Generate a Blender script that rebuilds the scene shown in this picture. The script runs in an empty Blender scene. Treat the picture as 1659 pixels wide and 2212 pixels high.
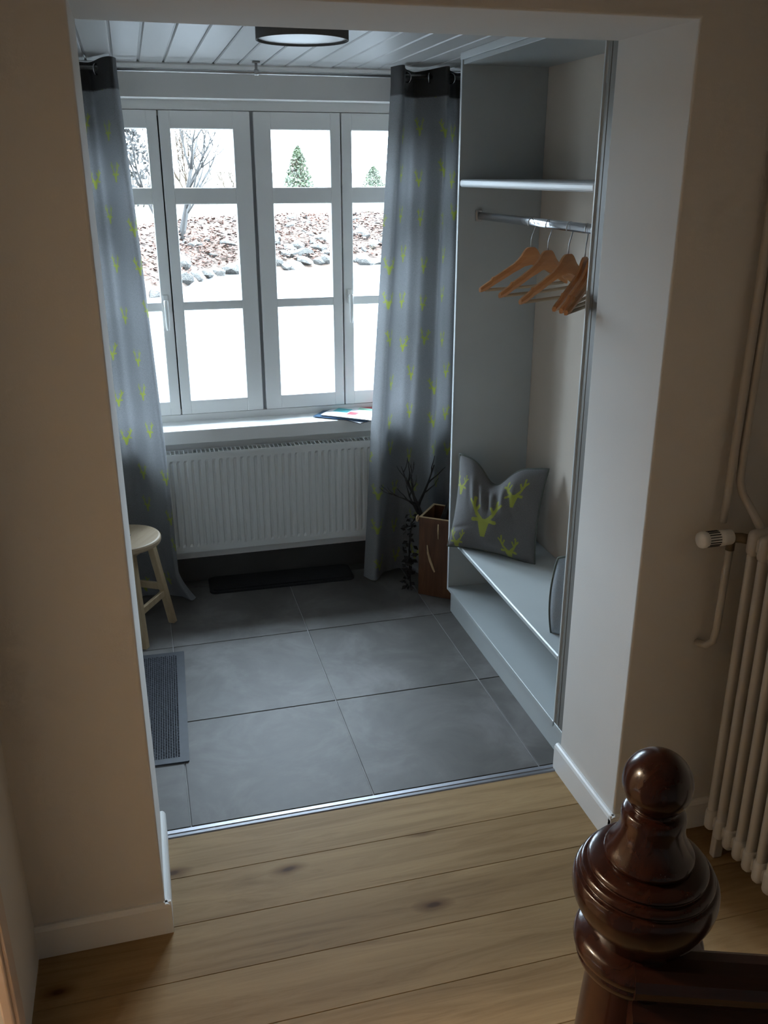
import bpy, bmesh, math, random
import numpy as np
from mathutils import Vector, Matrix
random.seed(7)
rng = np.random.default_rng(7)
S = bpy.context.scene
COL = S.collection
PI = math.pi

# ------------------------------------------------------------------ camera
cam_d = bpy.data.cameras.new('camera'); cam = bpy.data.objects.new('camera', cam_d); COL.objects.link(cam)
CAM = Vector((-0.6123, -3.0037, 1.9484)); YAW, PIT, ROL = 0.2632, -0.3606, -0.0003
fw = Vector((math.sin(YAW)*math.cos(PIT), math.cos(YAW)*math.cos(PIT), math.sin(PIT)))
ri = Vector((math.cos(YAW), -math.sin(YAW), 0)); up = ri.cross(fw)
ri2 = ri*math.cos(ROL)+up*math.sin(ROL); up2 = -ri*math.sin(ROL)+up*math.cos(ROL)
cam.matrix_world = Matrix(((ri2.x, up2.x, -fw.x, CAM.x), (ri2.y, up2.y, -fw.y, CAM.y), (ri2.z, up2.z, -fw.z, CAM.z), (0, 0, 0, 1)))
cam_d.sensor_fit = 'VERTICAL'; cam_d.sensor_height = 36.0; cam_d.lens = 36.0*1941.36/2212
cam_d.clip_start = 0.05; cam_d.clip_end = 400
S.camera = cam

# ------------------------------------------------------------------ world: plain overcast sky (brighter towards the zenith)
SKY = 23.0
W = bpy.data.worlds.new('overcast'); S.world = W; W.use_nodes = True
wt = W.node_tree; wt.nodes.clear()
wo = wt.nodes.new('ShaderNodeOutputWorld'); wb = wt.nodes.new('ShaderNodeBackground')
tc = wt.nodes.new('ShaderNodeTexCoord'); sx = wt.nodes.new('ShaderNodeSeparateXYZ')
m1 = wt.nodes.new('ShaderNodeMath'); m1.operation = 'MAXIMUM'; m1.inputs[1].default_value = 0
m2 = wt.nodes.new('ShaderNodeMath'); m2.operation = 'MULTIPLY_ADD'; m2.inputs[1].default_value = SKY*2.0; m2.inputs[2].default_value = SKY
wt.links.new(tc.outputs['Generated'], sx.inputs[0]); wt.links.new(sx.outputs['Z'], m1.inputs[0]); wt.links.new(m1.outputs[0], m2.inputs[0])
wt.links.new(m2.outputs[0], wb.inputs['Strength']); wb.inputs['Color'].default_value = (0.68, 0.83, 1.0, 1)
wt.links.new(wb.outputs[0], wo.inputs['Surface'])
# sampling portal over the two windows (guides sky light, emits nothing itself)
pl = bpy.data.lights.new('window_portal', 'AREA'); pl.shape = 'RECTANGLE'; pl.size = 1.74; pl.size_y = 1.46; pl.cycles.is_portal = True
po = bpy.data.objects.new('window_portal', pl); COL.objects.link(po); po.location = (-0.042, 1.60, 1.525); po.rotation_euler = (-PI/2, 0, 0)

S.view_settings.view_transform = 'Standard'; S.view_settings.look = 'None'
S.view_settings.gamma = 1.0; S.view_settings.use_curve_mapping = False
S.view_settings.exposure = 0.0
S.cycles.use_denoising = True
S.cycles.use_adaptive_sampling = True; S.cycles.adaptive_threshold = 0.05; S.cycles.adaptive_min_samples = 16
S.cycles.max_bounces = 6; S.cycles.diffuse_bounces = 4; S.cycles.glossy_bounces = 3; S.cycles.transparent_max_bounces = 12
S.cycles.sample_clamp_indirect = 8.0
S.cycles.caustics_reflective = False; S.cycles.caustics_refractive = False

# ------------------------------------------------------------------ materials
def nt(name):
    m = bpy.data.materials.new(name); m.use_nodes = True
    t = m.node_tree; b = t.nodes['Principled BSDF']
    return m, t, b
def N(t, kind, **kw):
    n = t.nodes.new('ShaderNode'+kind)
    for k, v in kw.items():
        if k.startswith('i_'): n.inputs[k[2:].replace('_', ' ')].default_value = v
        else: setattr(n, k, v)
    return n
def ramp(t, fac, stops):
    r = N(t, 'ValToRGB'); e = r.color_ramp.elements
    while len(e) < len(stops): e.new(0.5)
    for el, (p_, c) in zip(e, stops): el.position = p_; el.color = (*c, 1)
    t.links.new(fac, r.inputs[0]); return r.outputs[0]
def coords(t, stretch=(1, 1, 1), rand=False, kind='Object'):
    c = N(t, 'TexCoord'); mp = N(t, 'Mapping'); mp.inputs['Scale'].default_value = stretch
    src = c.outputs[kind]
    if rand:
        oi = N(t, 'ObjectInfo'); mu = N(t, 'VectorMath', operation='MULTIPLY_ADD')
        mu.inputs[0].default_value = (37.0, 53.0, 19.0)
        cb = N(t, 'CombineXYZ'); 
        for i in range(3): t.links.new(oi.outputs['Random'], cb.inputs[i])
        t.links.new(cb.outputs[0], mu.inputs[1]); t.links.new(src, mu.inputs[2]); src = mu.outputs[0]
    t.links.new(src, mp.inputs[0]); return mp.outputs[0]
def bump(t, b, height, strength, dist=0.002):
    bp = N(t, 'Bump'); bp.inputs['Strength'].default_value = strength; bp.inputs['Distance'].default_value = dist
    t.links.new(height, bp.inputs['Height']); t.links.new(bp.outputs[0], b.inputs['Normal'])
def mat(name, col, rough=0.6, var=0.06, scale=6, bmp=0.0, bscale=150, metal=0, coat=0, stretch=(1, 1, 1), rand=False, bdist=0.002):
    m, t, b = nt(name)
    v = coords(t, stretch, rand)
    n = N(t, 'TexNoise', i_Scale=scale, i_Detail=4.0); t.links.new(v, n.inputs['Vector'])
    c0 = tuple(max(0, x*(1-var)) for x in col); c1 = tuple(min(1, x*(1+var)) for x in col)
    t.links.new(ramp(t, n.outputs['Fac'], [(0.3, c0), (0.7, c1)]), b.inputs['Base Color'])
    b.inputs['Roughness'].default_value = rough; b.inputs['Metallic'].default_value = metal
    if coat: b.inputs['Coat Weight'].default_value = coat; b.inputs['Coat Roughness'].default_value = 0.12
    if bmp:
        n2 = N(t, 'TexNoise', i_Scale=bscale, i_Detail=3.0); t.links.new(v, n2.inputs['Vector']); bump(t, b, n2.outputs['Fac'], bmp, bdist)
    return m
def wood(name, cols, rough=0.45, along='x', rand=True, grain=1.0, knots=False, coat=0):
    m, t, b = nt(name)
    st = {'x': (1.2, 16, 16), 'y': (16, 1.2, 16), 'z': (16, 16, 1.2)}[along]
    v = coords(t, st, rand)
    n = N(t, 'TexNoise', i_Scale=1.6*grain, i_Detail=9.0, i_Roughness=0.68, i_Distortion=1.1); t.links.new(v, n.inputs['Vector'])
    col = ramp(t, n.outputs['Fac'], [(0.25, cols[0]), (0.5, cols[1]), (0.78, cols[2])])
    st2 = {'x': (0.9, 5, 5), 'y': (5, 0.9, 5), 'z': (5, 5, .9)}[along]
    v2 = coords(t, st2, rand)
    n2 = N(t, 'TexNoise', i_Scale=1.1, i_Detail=2.0); t.links.new(v2, n2.inputs['Vector'])
    mx = N(t, 'Mix', data_type='RGBA', blend_type='MULTIPLY'); mx.inputs[0].default_value = 1
    t.links.new(col, mx.inputs[6]); t.links.new(ramp(t, n2.outputs['Fac'], [(0.3, (.74, .71, .67)), (0.7, (1, 1, 1))]), mx.inputs[7])
    col = mx.outputs[2]
    if knots:
        v3 = coords(t, (2.3, 5.4, 1.0), rand)
        nd = N(t, 'TexNoise', i_Scale=2.2, i_Detail=3.0); t.links.new(v3, nd.inputs['Vector'])
        ad = N(t, 'Mix', data_type='VECTOR'); ad.inputs[0].default_value = 0.12
        t.links.new(v3, ad.inputs[4]); t.links.new(nd.outputs['Color'], ad.inputs[5])
        vo = N(t, 'TexVoronoi', voronoi_dimensions='2D', i_Scale=1.0); t.links.new(ad.outputs[1], vo.inputs['Vector'])
        k = ramp(t, vo.outputs['Distance'], [(0.025, (.26, .19, .145)), (0.055, (.58, .50, .43)), (0.14, (1, 1, 1))])
        mk = N(t, 'Mix', data_type='RGBA', blend_type='MULTIPLY'); sp = N(t, 'SeparateColor'); t.links.new(vo.outputs['Color'], sp.inputs[0])
        gt = N(t, 'Math', operation='GREATER_THAN'); gt.inputs[1].default_value = .38; t.links.new(sp.outputs[0], gt.inputs[0]); t.links.new(gt.outputs[0], mk.inputs[0])
        t.links.new(col, mk.inputs[6]); t.links.new(k, mk.inputs[7]); col = mk.outputs[2]
    t.links.new(col, b.inputs['Base Color']); b.inputs['Roughness'].default_value = rough
    if coat: b.inputs['Specular IOR Level'].default_value = .3
    if knots: b.inputs['Specular IOR Level'].default_value = .14
    if coat: b.inputs['Coat Weight'].default_value = coat; b.inputs['Coat Roughness'].default_value = 0.1
    bump(t, b, n.outputs['Fac'], 0.15, 0.0015)
    return m
def tile_mat():
    m, t, b = nt('grey_stone_tile')
    v = coords(t, (1, 1, 1), True)
    n = N(t, 'TexNoise', i_Scale=3.2, i_Detail=8.0, i_Roughness=0.6, i_Distortion=0.5); t.links.new(v, n.inputs['Vector'])
    n2 = N(t, 'TexNoise', i_Scale=1.3, i_Detail=3.0); t.links.new(v, n2.inputs['Vector'])
    c = ramp(t, n.outputs['Fac'], [(0.3, (.080, .073, .067)), (0.50, (.122, .113, .105)), (0.72, (.205, .194, .185))])
    mx = N(t, 'Mix', data_type='RGBA', blend_type='MULTIPLY'); mx.inputs[0].default_value = 1
    t.links.new(c, mx.inputs[6]); t.links.new(ramp(t, n2.outputs['Fac'], [(0.3, (.78, .77, .76)), (0.7, (1, 1, 1))]), mx.inputs[7])
    t.links.new(mx.outputs[2], b.inputs['Base Color'])
    mr = N(t, 'MapRange'); mr.inputs[3].default_value = 0.52; mr.inputs[4].default_value = 0.68; b.inputs['Specular IOR Level'].default_value = .42
    t.links.new(n.outputs['Fac'], mr.inputs[0]); t.links.new(mr.outputs[0], b.inputs['Roughness'])
    bump(t, b, n.outputs['Fac'], 0.05, 0.001)
    return m
def fabric_mat(name, col, pcol, trans=0.3, attr='print'):
    m, t, b = nt(name)
    out = t.nodes['Material Output']
    v = coords(t, (1, 1, 1))
    n = N(t, 'TexNoise', i_Scale=420, i_Detail=2.0); t.links.new(v, n.inputs['Vector'])
    c = ramp(t, n.outputs['Fac'], [(0.35, tuple(x*.85 for x in col)), (0.65, tuple(min(1, x*1.15) for x in col))])
    a = N(t, 'Attribute', attribute_name=attr)
    mx = N(t, 'Mix', data_type='RGBA'); t.links.new(a.outputs['Fac'], mx.inputs[0]); t.links.new(c, mx.inputs[6]); mx.inputs[7].default_value = (*pcol, 1)
    t.links.new(mx.outputs[2], b.inputs['Base Color']); b.inputs['Roughness'].default_value = 0.85
    b.inputs['Sheen Weight'].default_value = 0.15
    bump(t, b, n.outputs['Fac'], 0.25, 0.001)
    if trans:
        tr = N(t, 'BsdfTranslucent'); t.links.new(mx.outputs[2], tr.inputs['Color'])
        ms = N(t, 'MixShader'); ms.inputs[0].default_value = trans
        t.links.new(b.outputs[0], ms.inputs[1]); t.links.new(tr.outputs[0], ms.inputs[2]); t.links.new(ms.outputs[0], out.inputs['Surface'])
    return m
def glass_mat():
    m, t, b = nt('window_glass'); out = t.nodes['Material Output']
    t.nodes.remove(b)
    tr = N(t, 'BsdfTransparent'); tr.inputs['Color'].default_value = (.97, .985, .98, 1)
    gl = N(t, 'BsdfGlossy'); gl.inputs['Roughness'].default_value = 0.02
    lw = N(t, 'LayerWeight'); lw.inputs['Blend'].default_value = .5
    pw = N(t, 'Math', operation='POWER'); pw.inputs[1].default_value = 5.0; t.links.new(lw.outputs['Facing'], pw.inputs[0])
    fr = N(t, 'Math', operation='MULTIPLY_ADD'); fr.inputs[1].default_value = .95; fr.inputs[2].default_value = .035; t.links.new(pw.outputs[0], fr.inputs[0])
    v = coords(t); nz = N(t, 'TexNoise', i_Scale=1.5); t.links.new(v, nz.inputs['Vector'])
    bp = N(t, 'Bump'); bp.inputs['Strength'].default_value = 0.02; t.links.new(nz.outputs['Fac'], bp.inputs['Height']); t.links.new(bp.outputs[0], gl.inputs['Normal'])
    ms = N(t, 'MixShader'); t.links.new(fr.outputs[0], ms.inputs[0]); t.links.new(tr.outputs[0], ms.inputs[1]); t.links.new(gl.outputs[0], ms.inputs[2])
    t.links.new(ms.outputs[0], out.inputs['Surface'])
    return m

MT = {}
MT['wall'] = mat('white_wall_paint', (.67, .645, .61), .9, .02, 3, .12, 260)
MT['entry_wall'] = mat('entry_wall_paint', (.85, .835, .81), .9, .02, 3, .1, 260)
MT['trim'] = mat('white_gloss_paint', (.78, .775, .76), .35, .02, 4)
MT['frame'] = mat('white_window_lacquer', (.89, .875, .85), .4, .015, 4)
MT['sill'] = mat('glossy_white_sill', (.86, .86, .85), .16, .01, 4)
MT['gap'] = mat('black_rubber_seal', (.02, .022, .025), .7, .1, 9)
MT['grey_joint'] = mat('grey_joint_seal', (.34, .35, .36), .6, .05, 9)
MT['board'] = mat('white_panel_board', (.50, .495, .485), .45, .025, 3, stretch=(6, .6, 1), rand=True)
MT['closet'] = mat('grey_blue_cabinet_paint', (.44, .47, .472), .30, .03, 5, .04, 90)
MT['taupe'] = mat('dark_taupe_strip', (.17, .163, .148), .5, .05, 6)
MT['closet_back'] = mat('cream_closet_back_paint', (.62, .54, .455), .7, .02, 4)
MT['closet_edge'] = mat('pale_cabinet_edge', (.60, .63, .64), .35, .03, 5)
MT['tile'] = tile_mat()
MT['skirt_tile'] = mat('dark_skirting_tile', (.06, .056, .052), .6, .15, 6)
MT['grout'] = mat('light_grey_grout', (.33, .32, .31), .9, .08, 30)
MT['oak'] = wood('oak_plank', ((.232, .142, .064), (.340, .222, .108), (.425, .287, .147)), .6, 'x', True, 1.0, True)
MT['pine'] = wood('pale_pine', ((.33, .24, .15), (.43, .33, .22), (.50, .40, .28)), .55, 'x', False, 1.0)
MT['pine_z'] = wood('pale_pine_leg', ((.30, .21, .12), (.40, .30, .18), (.48, .37, .23)), .55, 'z', False)
MT['beech'] = wood('hanger_wood', ((.46, .195, .07), (.62, .28, .105), (.72, .36, .145)), .4, 'x', True)
MT['boxwood'] = wood('stained_crate_wood', ((.055, .020, .009), (.12, .048, .02), (.19, .085, .036)), .45, 'z', True)
MT['boxedge'] = wood('bare_crate_edge', ((.42, .28, .15), (.52, .37, .21), (.60, .45, .27)), .55, 'x', True)
MT['mahog'] = wood('dark_mahogany', ((.016, .0045, .0025), (.032, .009, .005), (.055, .016, .008)), .22, 'z', False, 1.0, False, .25)
MT['mahog_x'] = wood('dark_mahogany_rail', ((.016, .0045, .0025), (.032, .009, .005), (.055, .016, .008)), .3, 'x', False, 1.0, False, .2)
MT['casing'] = mat('pinkish_casing_paint', (.62, .50, .42), .5, .03, 5)
MT['chrome'] = mat('polished_steel', (.62, .63, .66), .16, .02, 5, metal=1)
MT['steel'] = mat('brushed_steel', (.42, .41, .40), .32, .03, 30, metal=1)
MT['alu'] = mat('aluminium_strip', (.30, .30, .32), .5, .04, 30, metal=1)
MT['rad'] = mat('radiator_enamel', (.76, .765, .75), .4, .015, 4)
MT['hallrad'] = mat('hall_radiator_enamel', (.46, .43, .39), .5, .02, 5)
MT['brass'] = mat('dull_valve_brass', (.20, .16, .11), .45, .08, 20, metal=.7)
MT['plastic'] = mat('white_plastic', (.80, .79, .76), .4, .01, 5)
MT['lampshade'] = mat('dark_grey_shade_fabric', (.10, .105, .11), .85, .08, 200, .2, 500)
MT['diffuser'] = mat('opal_diffuser', (.82, .84, .86), .35, .01, 5)
MT['dark'] = mat('near_black_fill', (.03, .03, .03), .9, .1, 9)
MT['mat_black'] = mat('black_coir', (.014, .014, .015), .95, .3, 160, .8, 320, bdist=.004)
MT['mat_rubber'] = mat('dark_rubber_edge', (.032, .036, .045), .6, .1, 40)
MT['twig'] = mat('dark_dried_branch', (.022, .019, .017), .9, .25, 40, .5, 120)
MT['curtain'] = fabric_mat('grey_curtain_cloth', (.215, .219, .226), (.29, .33, .06), .20)
MT['header'] = fabric_mat('charcoal_header_cloth', (.045, .044, .044), (.045, .044, .044), .05)
MT['cushion'] = fabric_mat('grey_cushion_cloth', (.115, .110, .108), (.26, .28, .035), 0)
MT['cushion_b'] = fabric_mat('blue_grey_cushion_cloth', (.28, .315, .345), (.28, .315, .345), 0)
MT['piping'] = mat('dark_piping_cord', (.09, .10, .085), .8, .1, 100)
MT['glass'] = glass_mat()
MT['cream'] = mat('cream_side_room_paint', (.80, .70, .56), .9, .02, 3)
MT['asphalt'] = mat('pale_road', (.06, .06, .06), .9, .12, 1.2, .3, 60)
MT['bank'] = mat('leafy_bank_soil', (.05, .032, .022), 1, .4, 2.5, .5, 9, bdist=.05)
MT['grass'] = mat('winter_grass', (.034, .031, .012), 1, .25, .8, .4, 20, bdist=.03)
MT['rock'] = mat('grey_rock', (.031, .028, .024), .9, .35, 3.5, .7, 8, rand=True, bdist=.05)
MT['leaf'] = mat('rust_leaf', (.052, .019, .0095), .9, .5, 1.4, rand=False)
MT['shrub_g'] = mat('evergreen_leaf', (.014, .022, .005), .8, .4, 3)
MT['shrub_b'] = mat('bare_brown_twig', (.034, .020, .010), .9, .3, 3)
MT['bark'] = mat('grey_bark', (.012, .0105, .009), .95, .3, 9, .6, 30)

# ------------------------------------------------------------------ mesh helpers
def finish(name, bm, m, parent=None, smooth=False, loc=None, rot=None):
    me = bpy.data.meshes.new(name); bm.normal_update(); bm.to_mesh(me); bm.free()
    mm = m if isinstance(m, (list, tuple)) else [m]
    for x in mm: me.materials.append(MT[x] if isinstance(x, str) else x)
    if smooth:
        for p_ in me.polygons: p_.use_smooth = True
    o = bpy.data.objects.new(name, me); COL.objects.link(o)
    if loc is not None: o.location = loc
    if rot is not None: o.rotation_euler = rot
    if parent is not None: o.parent = parent
    return o
def tag(o, label, cat, group=None, kind=None):
    o['label'] = label; o['category'] = cat
    if group: o['group'] = group
    if kind: o['kind'] = kind
    return o
def thing(name, label, cat, loc=(0, 0, 0), rotz=0, group=None, kind=None):
    o = bpy.data.objects.new(name, None); COL.objects.link(o); o.location = loc; o.rotation_euler = (0, 0, rotz)
    o.empty_display_size = 0.05
    return tag(o, label, cat, group, kind)
def bx(bm, x0, x1, y0, y1, z0, z1, bev=0.0, seg=2, M4=None, mi=0):
    r = bmesh.ops.create_cube(bm, size=1.0); vs = r['verts']
    bmesh.ops.scale(bm, vec=(x1-x0, y1-y0, z1-z0), verts=vs)
    bmesh.ops.translate(bm, vec=((x0+x1)/2, (y0+y1)/2, (z0+z1)/2), verts=vs)
    fs = set(f for v in vs for f in v.link_faces)
    if bev:
        es = list(set(e for v in vs for e in v.link_edges))
        g = bmesh.ops.bevel(bm, geom=es, offset=bev, segments=seg, profile=0.5, affect='EDGES')
        vs = list(set(v for f in g['faces'] for v in f.verts) | set(v for v in vs if v.is_valid))
    fs = set(f for v in vs for f in v.link_faces)
    for f in fs: f.material_index = mi
    if M4 is not None: bmesh.ops.transform(bm, matrix=M4, verts=vs)
    return vs
def box(name, x0, x1, y0, y1, z0, z1, m, parent=None, bev=0.0, seg=2):
    bm = bmesh.new(); bx(bm, x0, x1, y0, y1, z0, z1, bev, seg); return finish(name, bm, m, parent)
def boxes(name, lst, m, parent=None, bev=0.0):
    bm = bmesh.new()
    for b in lst: bx(bm, *b, bev=bev)
    return finish(name, bm, m, parent)
def tube(bm, pts, r, seg=10, caps=True, mi=0):
    pts = [Vector(p_) for p_ in pts]; n = len(pts)
    rr = r if isinstance(r, (list, tuple)) else [r]*n
    rings = []; ref = None
    for i, p_ in enumerate(pts):
        d = (pts[min(i+1, n-1)]-pts[max(i-1, 0)]).normalized()
        if ref is None:
            ref = d.orthogonal().normalized()
        ref = (ref-d*ref.dot(d))
        ref = ref.normalized() if ref.length > 1e-6 else d.orthogonal().normalized()
        s = d.cross(ref)
        rings.append([bm.verts.new(p_+(ref*math.cos(2*PI*k/seg)+s*math.sin(2*PI*k/seg))*rr[i]) for k in range(seg)])
    for a, b in zip(rings, rings[1:]):
        for k in range(seg):
            f = bm.faces.new((a[k], a[(k+1) % seg], b[(k+1) % seg], b[k])); f.material_index = mi; f.smooth = True
    if caps:
        f = bm.faces.new(rings[0][::-1]); f.material_index = mi
        f = bm.faces.new(rings[-1]); f.material_index = mi
def lathe(bm, prof, seg=48, M4=None, mi=0, cap=True):
    rings = []
    for r, z in prof:
        rings.append([bm.verts.new((max(r, 1e-4)*math.cos(2*PI*k/seg), max(r, 1e-4)*math.sin(2*PI*k/seg), z)) for k in range(seg)])
    for a, b in zip(rings, rings[1:]):
        for k in range(seg):
            f = bm.faces.new((a[k], a[(k+1) % seg], b[(k+1) % seg], b[k])); f.smooth = True; f.material_index = mi
    if cap:
        for rg, rev in ((rings[0], True), (rings[-1], False)):
            f = bm.faces.new(rg[::-1] if rev else rg); f.material_index = mi
    if M4 is not None: bmesh.ops.transform(bm, matrix=M4, verts=[v for r_ in rings for v in r_])
def prism(bm, pts2, x0, x1, axis='x', mi=0):
    """extrude a closed 2-D outline along an axis. axis x: pts are (y,z); y: (x,z); z: (x,y)"""
    def P(a, c):
        return {'x': (c, a[0], a[1]), 'y': (a[0], c, a[1]), 'z': (a[0], a[1], c)}[axis]
    A = [bm.verts.new(P(a, x0)) for a in pts2]; B = [bm.verts.new(P(a, x1)) for a in pts2]
    n = len(A)
    for i in range(n):
        f = bm.faces.new((A[i], A[(i+1) % n], B[(i+1) % n], B[i])); f.material_index = mi
    bm.faces.new(A[::-1]).material_index = mi; bm.faces.new(B).material_index = mi
    bmesh.ops.recalc_face_normals(bm, faces=bm.faces)
def copy_tree(o, parent=None):
    c = o.copy(); COL.objects.link(c); c.parent = parent
    for ch in list(o.children): copy_tree(ch, c)
    return c

# ------------------------------------------------------------------ main measures (metres)
XL, XR = -0.690, 0.658            # passage reveals
YO, YI = -1.003, -0.630           # passage wall: hall face, entry face
ZL = 2.270                        # lintel underside
YW = 1.28                         # window wall face
YG = 1.42                         # window sashes
ZC = 2.38                         # entry ceiling
HXL, HXR = -1.025, 1.08           # hall side walls
HYB = -4.8; HZC = 2.62
EXL, EXR = -1.45, 1.06            # entry side walls

# ================================================================== SETTING
def st(o, label, cat): return tag(o, label, cat, None, 'structure')
# hall floor: oak planks
fl = st(box('floor', HXL-.1, HXR+.1, HYB-.1, YI-.002, -.10, -.014, 'dark'), 'oak plank floor of the hall in front of the passage', 'floor')
plank_mesh = None
k = 0; y1 = -0.632
while y1 > HYB:
    y0 = y1-.1845
    if plank_mesh is None:
        bm = bmesh.new(); bx(bm, HXL, HXR, -.092, .092, -.014, 0, .0012, 1)
        o = finish('plank', bm, 'oak', fl); plank_mesh = o.data
    else:
        o = bpy.data.objects.new('plank', plank_mesh); COL.objects.link(o); o.parent = fl
    o.location = (0, (y0+y1)/2, 0); y1 = y0; k += 1
# entry floor: 60 cm tiles
fe = st(box('floor_entry', EXL-.1, EXR+.1, YI-.002, YW+.1, -.10, -.004, 'grout'), 'large grey stone tile floor of the entry room', 'floor')
xs = [EXL, -1.2, -.6, 0, .6, EXR]; ys = [-.598, 0, .6, 1.2, YW]
for i in range(len(xs)-1):
    for j in range(len(ys)-1):
        bm = bmesh.new(); g = .0022
        cx, cy = (xs[i]+xs[i+1])/2, (ys[j]+ys[j+1])/2
        bx(bm, xs[i]+g-cx, xs[i+1]-g-cx, ys[j]+g-cy, ys[j+1]-g-cy, -.008, 0, .0012, 1)
        finish('tile', bm, 'tile', fe, loc=(cx, cy, 0))
# metal threshold strip
bm = bmesh.new()
prism(bm, [(-.640, 0), (-.636, .003), (-.628, .004), (-.626, .0015), (-.622, .0015), (-.620, .004), (-.606, .004), (-.601, .0005), (-.601, -.01), (-.640, -.01)], XL, XR, 'x')
st(finish('trim_1', bm, 'alu'), 'grey metal transition strip between oak planks and stone tiles', 'threshold')

# passage wall with its opening
boxesL = [(HXL-.15, XL, YO, YI, 0, HZC), (XR, HXR+.15, YO, YI, 0, HZC), (XL, XR, YO, YI, ZL, HZC)]
bm = bmesh.new()
prism(bm, [(EXL-.1, 0), (XL, 0), (XL, ZL), (XR, ZL), (XR, 0), (HXR+.15, 0), (HXR+.15, HZC), (EXL-.1, HZC)], YO, YI, 'y')
es = [e for e in bm.edges if abs((e.verts[0].co-e.verts[1].co).y) < 1e-5 and all(abs(v.co.y-YO) < 1e-4 or abs(v.co.y-YI) < 1e-4 for v in e.verts) and
      (all(abs(v.co.x-XL) < 1e-4 for v in e.verts) or all(abs(v.co.x-XR) < 1e-4 for v in e.verts) or all(abs(v.co.z-ZL) < 1e-4 for v in e.verts))]
bmesh.ops.bevel(bm, geom=es, offset=.006, segments=3, profile=.5, affect='EDGES')
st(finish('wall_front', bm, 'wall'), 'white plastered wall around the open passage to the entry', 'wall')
# hall left wall with a doorway, right wall, back wall, ceiling
DY0, DY1, DZ = -2.30, -1.45, 2.03
bm = bmesh.new()
prism(bm, [(HYB, 0), (DY0, 0), (DY0, DZ), (DY1, DZ), (DY1, 0), (YO, 0), (YO, HZC), (HYB, HZC)], HXL-.1, HXL, 'x')
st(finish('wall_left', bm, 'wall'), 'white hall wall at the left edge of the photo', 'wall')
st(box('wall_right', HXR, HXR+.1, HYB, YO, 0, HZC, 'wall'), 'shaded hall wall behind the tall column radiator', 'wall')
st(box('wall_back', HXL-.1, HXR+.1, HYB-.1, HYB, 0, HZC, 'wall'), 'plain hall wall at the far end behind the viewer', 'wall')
st(box('ceiling', HXL-.1, HXR+.1, HYB-.1, YO, HZC, HZC+.1, 'wall'), 'plain white hall ceiling above the stairs', 'ceiling')
# door casing in the left wall
d1 = thing('door_1', 'pinkish painted door casing in the left hall wall', 'door frame', (HXL, DY1, 0), 0, None, 'structure')
def casing(name, y0, y1, z0, z1):
    bm = bmesh.new()
    bx(bm, 0, .022, y0-DY1, y1-DY1, z0, z1, .004)
    bx(bm, .02, .03, y0-DY1+.012, y0-DY1+.035, z0, z1, .003) if z1-z0 > .5 else None
    return finish(name, bm, 'casing', d1)
casing('casing_post', DY1-.005, DY1+.095, .165, DZ+.09); casing('casing_post', DY0-.095, DY0+.005, .165, DZ+.09)
casing('casing_head', DY0, DY1, DZ, DZ+.09)
for a in (DY1-.003, DY0-.092): 
    bm = bmesh.new(); bx(bm, .0, .02, a-DY1, a-DY1+.095, 0, .165, .003); finish('plinth_block', bm, 'boxwood', d1)
# invented room behind that doorway, passes warm lamp light on to the hall
bm = bmesh.new()
bx(bm, -4.0, HXL-.1, -3.9, -3.8, 0, 2.5); bx(bm, -4.1, -4.0, -3.9, -.9, 0, 2.5); bx(bm, -4.0, HXL-.1, -1.1, -1.0, 0, 2.5); bx(bm, -4.0, HXL-.1, -3.8, -1.1, 2.5, 2.6)
st(finish('wall_side_room', bm, 'cream'), 'cream walls of the invented room behind the left doorway', 'wall')
st(box('floor_side_room', -4.0, HXL+.0, -3.8, -1.1, -.08, -.016, 'pine'), 'wooden floor of the invented room behind the left doorway', 'floor')
lp = thing('added_pendant', 'added unseen globe pendant that warms the hall through the left doorway', 'lamp', (-1.75, -1.45, 2.5))  # invented lamp, out of view, gives the hall its warm light
bm = bmesh.new(); tube(bm, [(0, 0, 0), (0, 0, -.16)], .004, 6); finish('cord', bm, 'plastic', lp)
def emis(name, col, s):
    m, t, b = nt(name); b.inputs['Base Color'].default_value = (.9, .85, .75, 1); b.inputs['Emission Color'].default_value = (*col, 1); b.inputs['Emission Strength'].default_value = s
    return m
MT['bulb'] = emis('warm_globe_glow', (1, .72, .45), 6)
bm = bmesh.new(); bmesh.ops.create_uvsphere(bm, u_segments=24, v_segments=14, radius=.1); bmesh.ops.translate(bm, vec=(0, 0, -.25), verts=bm.verts)
finish('globe', bm, 'bulb', lp, True)
LAMP_W = 88
ld = bpy.data.lights.new('added_hall_fill', 'POINT'); ld.energy = LAMP_W; ld.color = (1, .86, .67); ld.shadow_soft_size = .1  # light of the added pendant, warms the hall indirectly
lo = bpy.data.objects.new('added_hall_fill', ld); COL.objects.link(lo); lo.location = (0, 0, -.40); lo.parent = lp

# baseboards
def bb_profile(h=.10, d=.016): return [(0, 0), (d, 0), (d, h-.012), (d-.004, h-.004), (d-.009, h), (0, h)]
bm = bmesh.new(); prism(bm, [(YO-a, z) for a, z in bb_profile()], HXL, XL+.016, 'x'); st(finish('baseboard_front', bm, 'trim'), 'white skirting along the wall left of the passage', 'baseboard')
bm = bmesh.new(); prism(bm, [(XL+a, z) for a, z in bb_profile()], YO-.014, YI+.005, 'y'); st(finish('baseboard_left', bm, 'trim'), 'white skirting along the left side of the passage', 'baseboard')
bm = bmesh.new(); prism(bm, [(XR-a, z) for a, z in bb_profile()], YO-.014, YI+.012, 'y'); st(finish('baseboard_right', bm, 'trim'), 'white skirting along the right side of the passage', 'baseboard')
bm = bmesh.new(); prism(bm, [(YO-a, z) for a, z in bb_profile()], XR-.016, HXR, 'x'); st(finish('baseboard_back', bm, 'trim'), 'white skirting behind the newel post right of the passage', 'baseboard')

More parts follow.
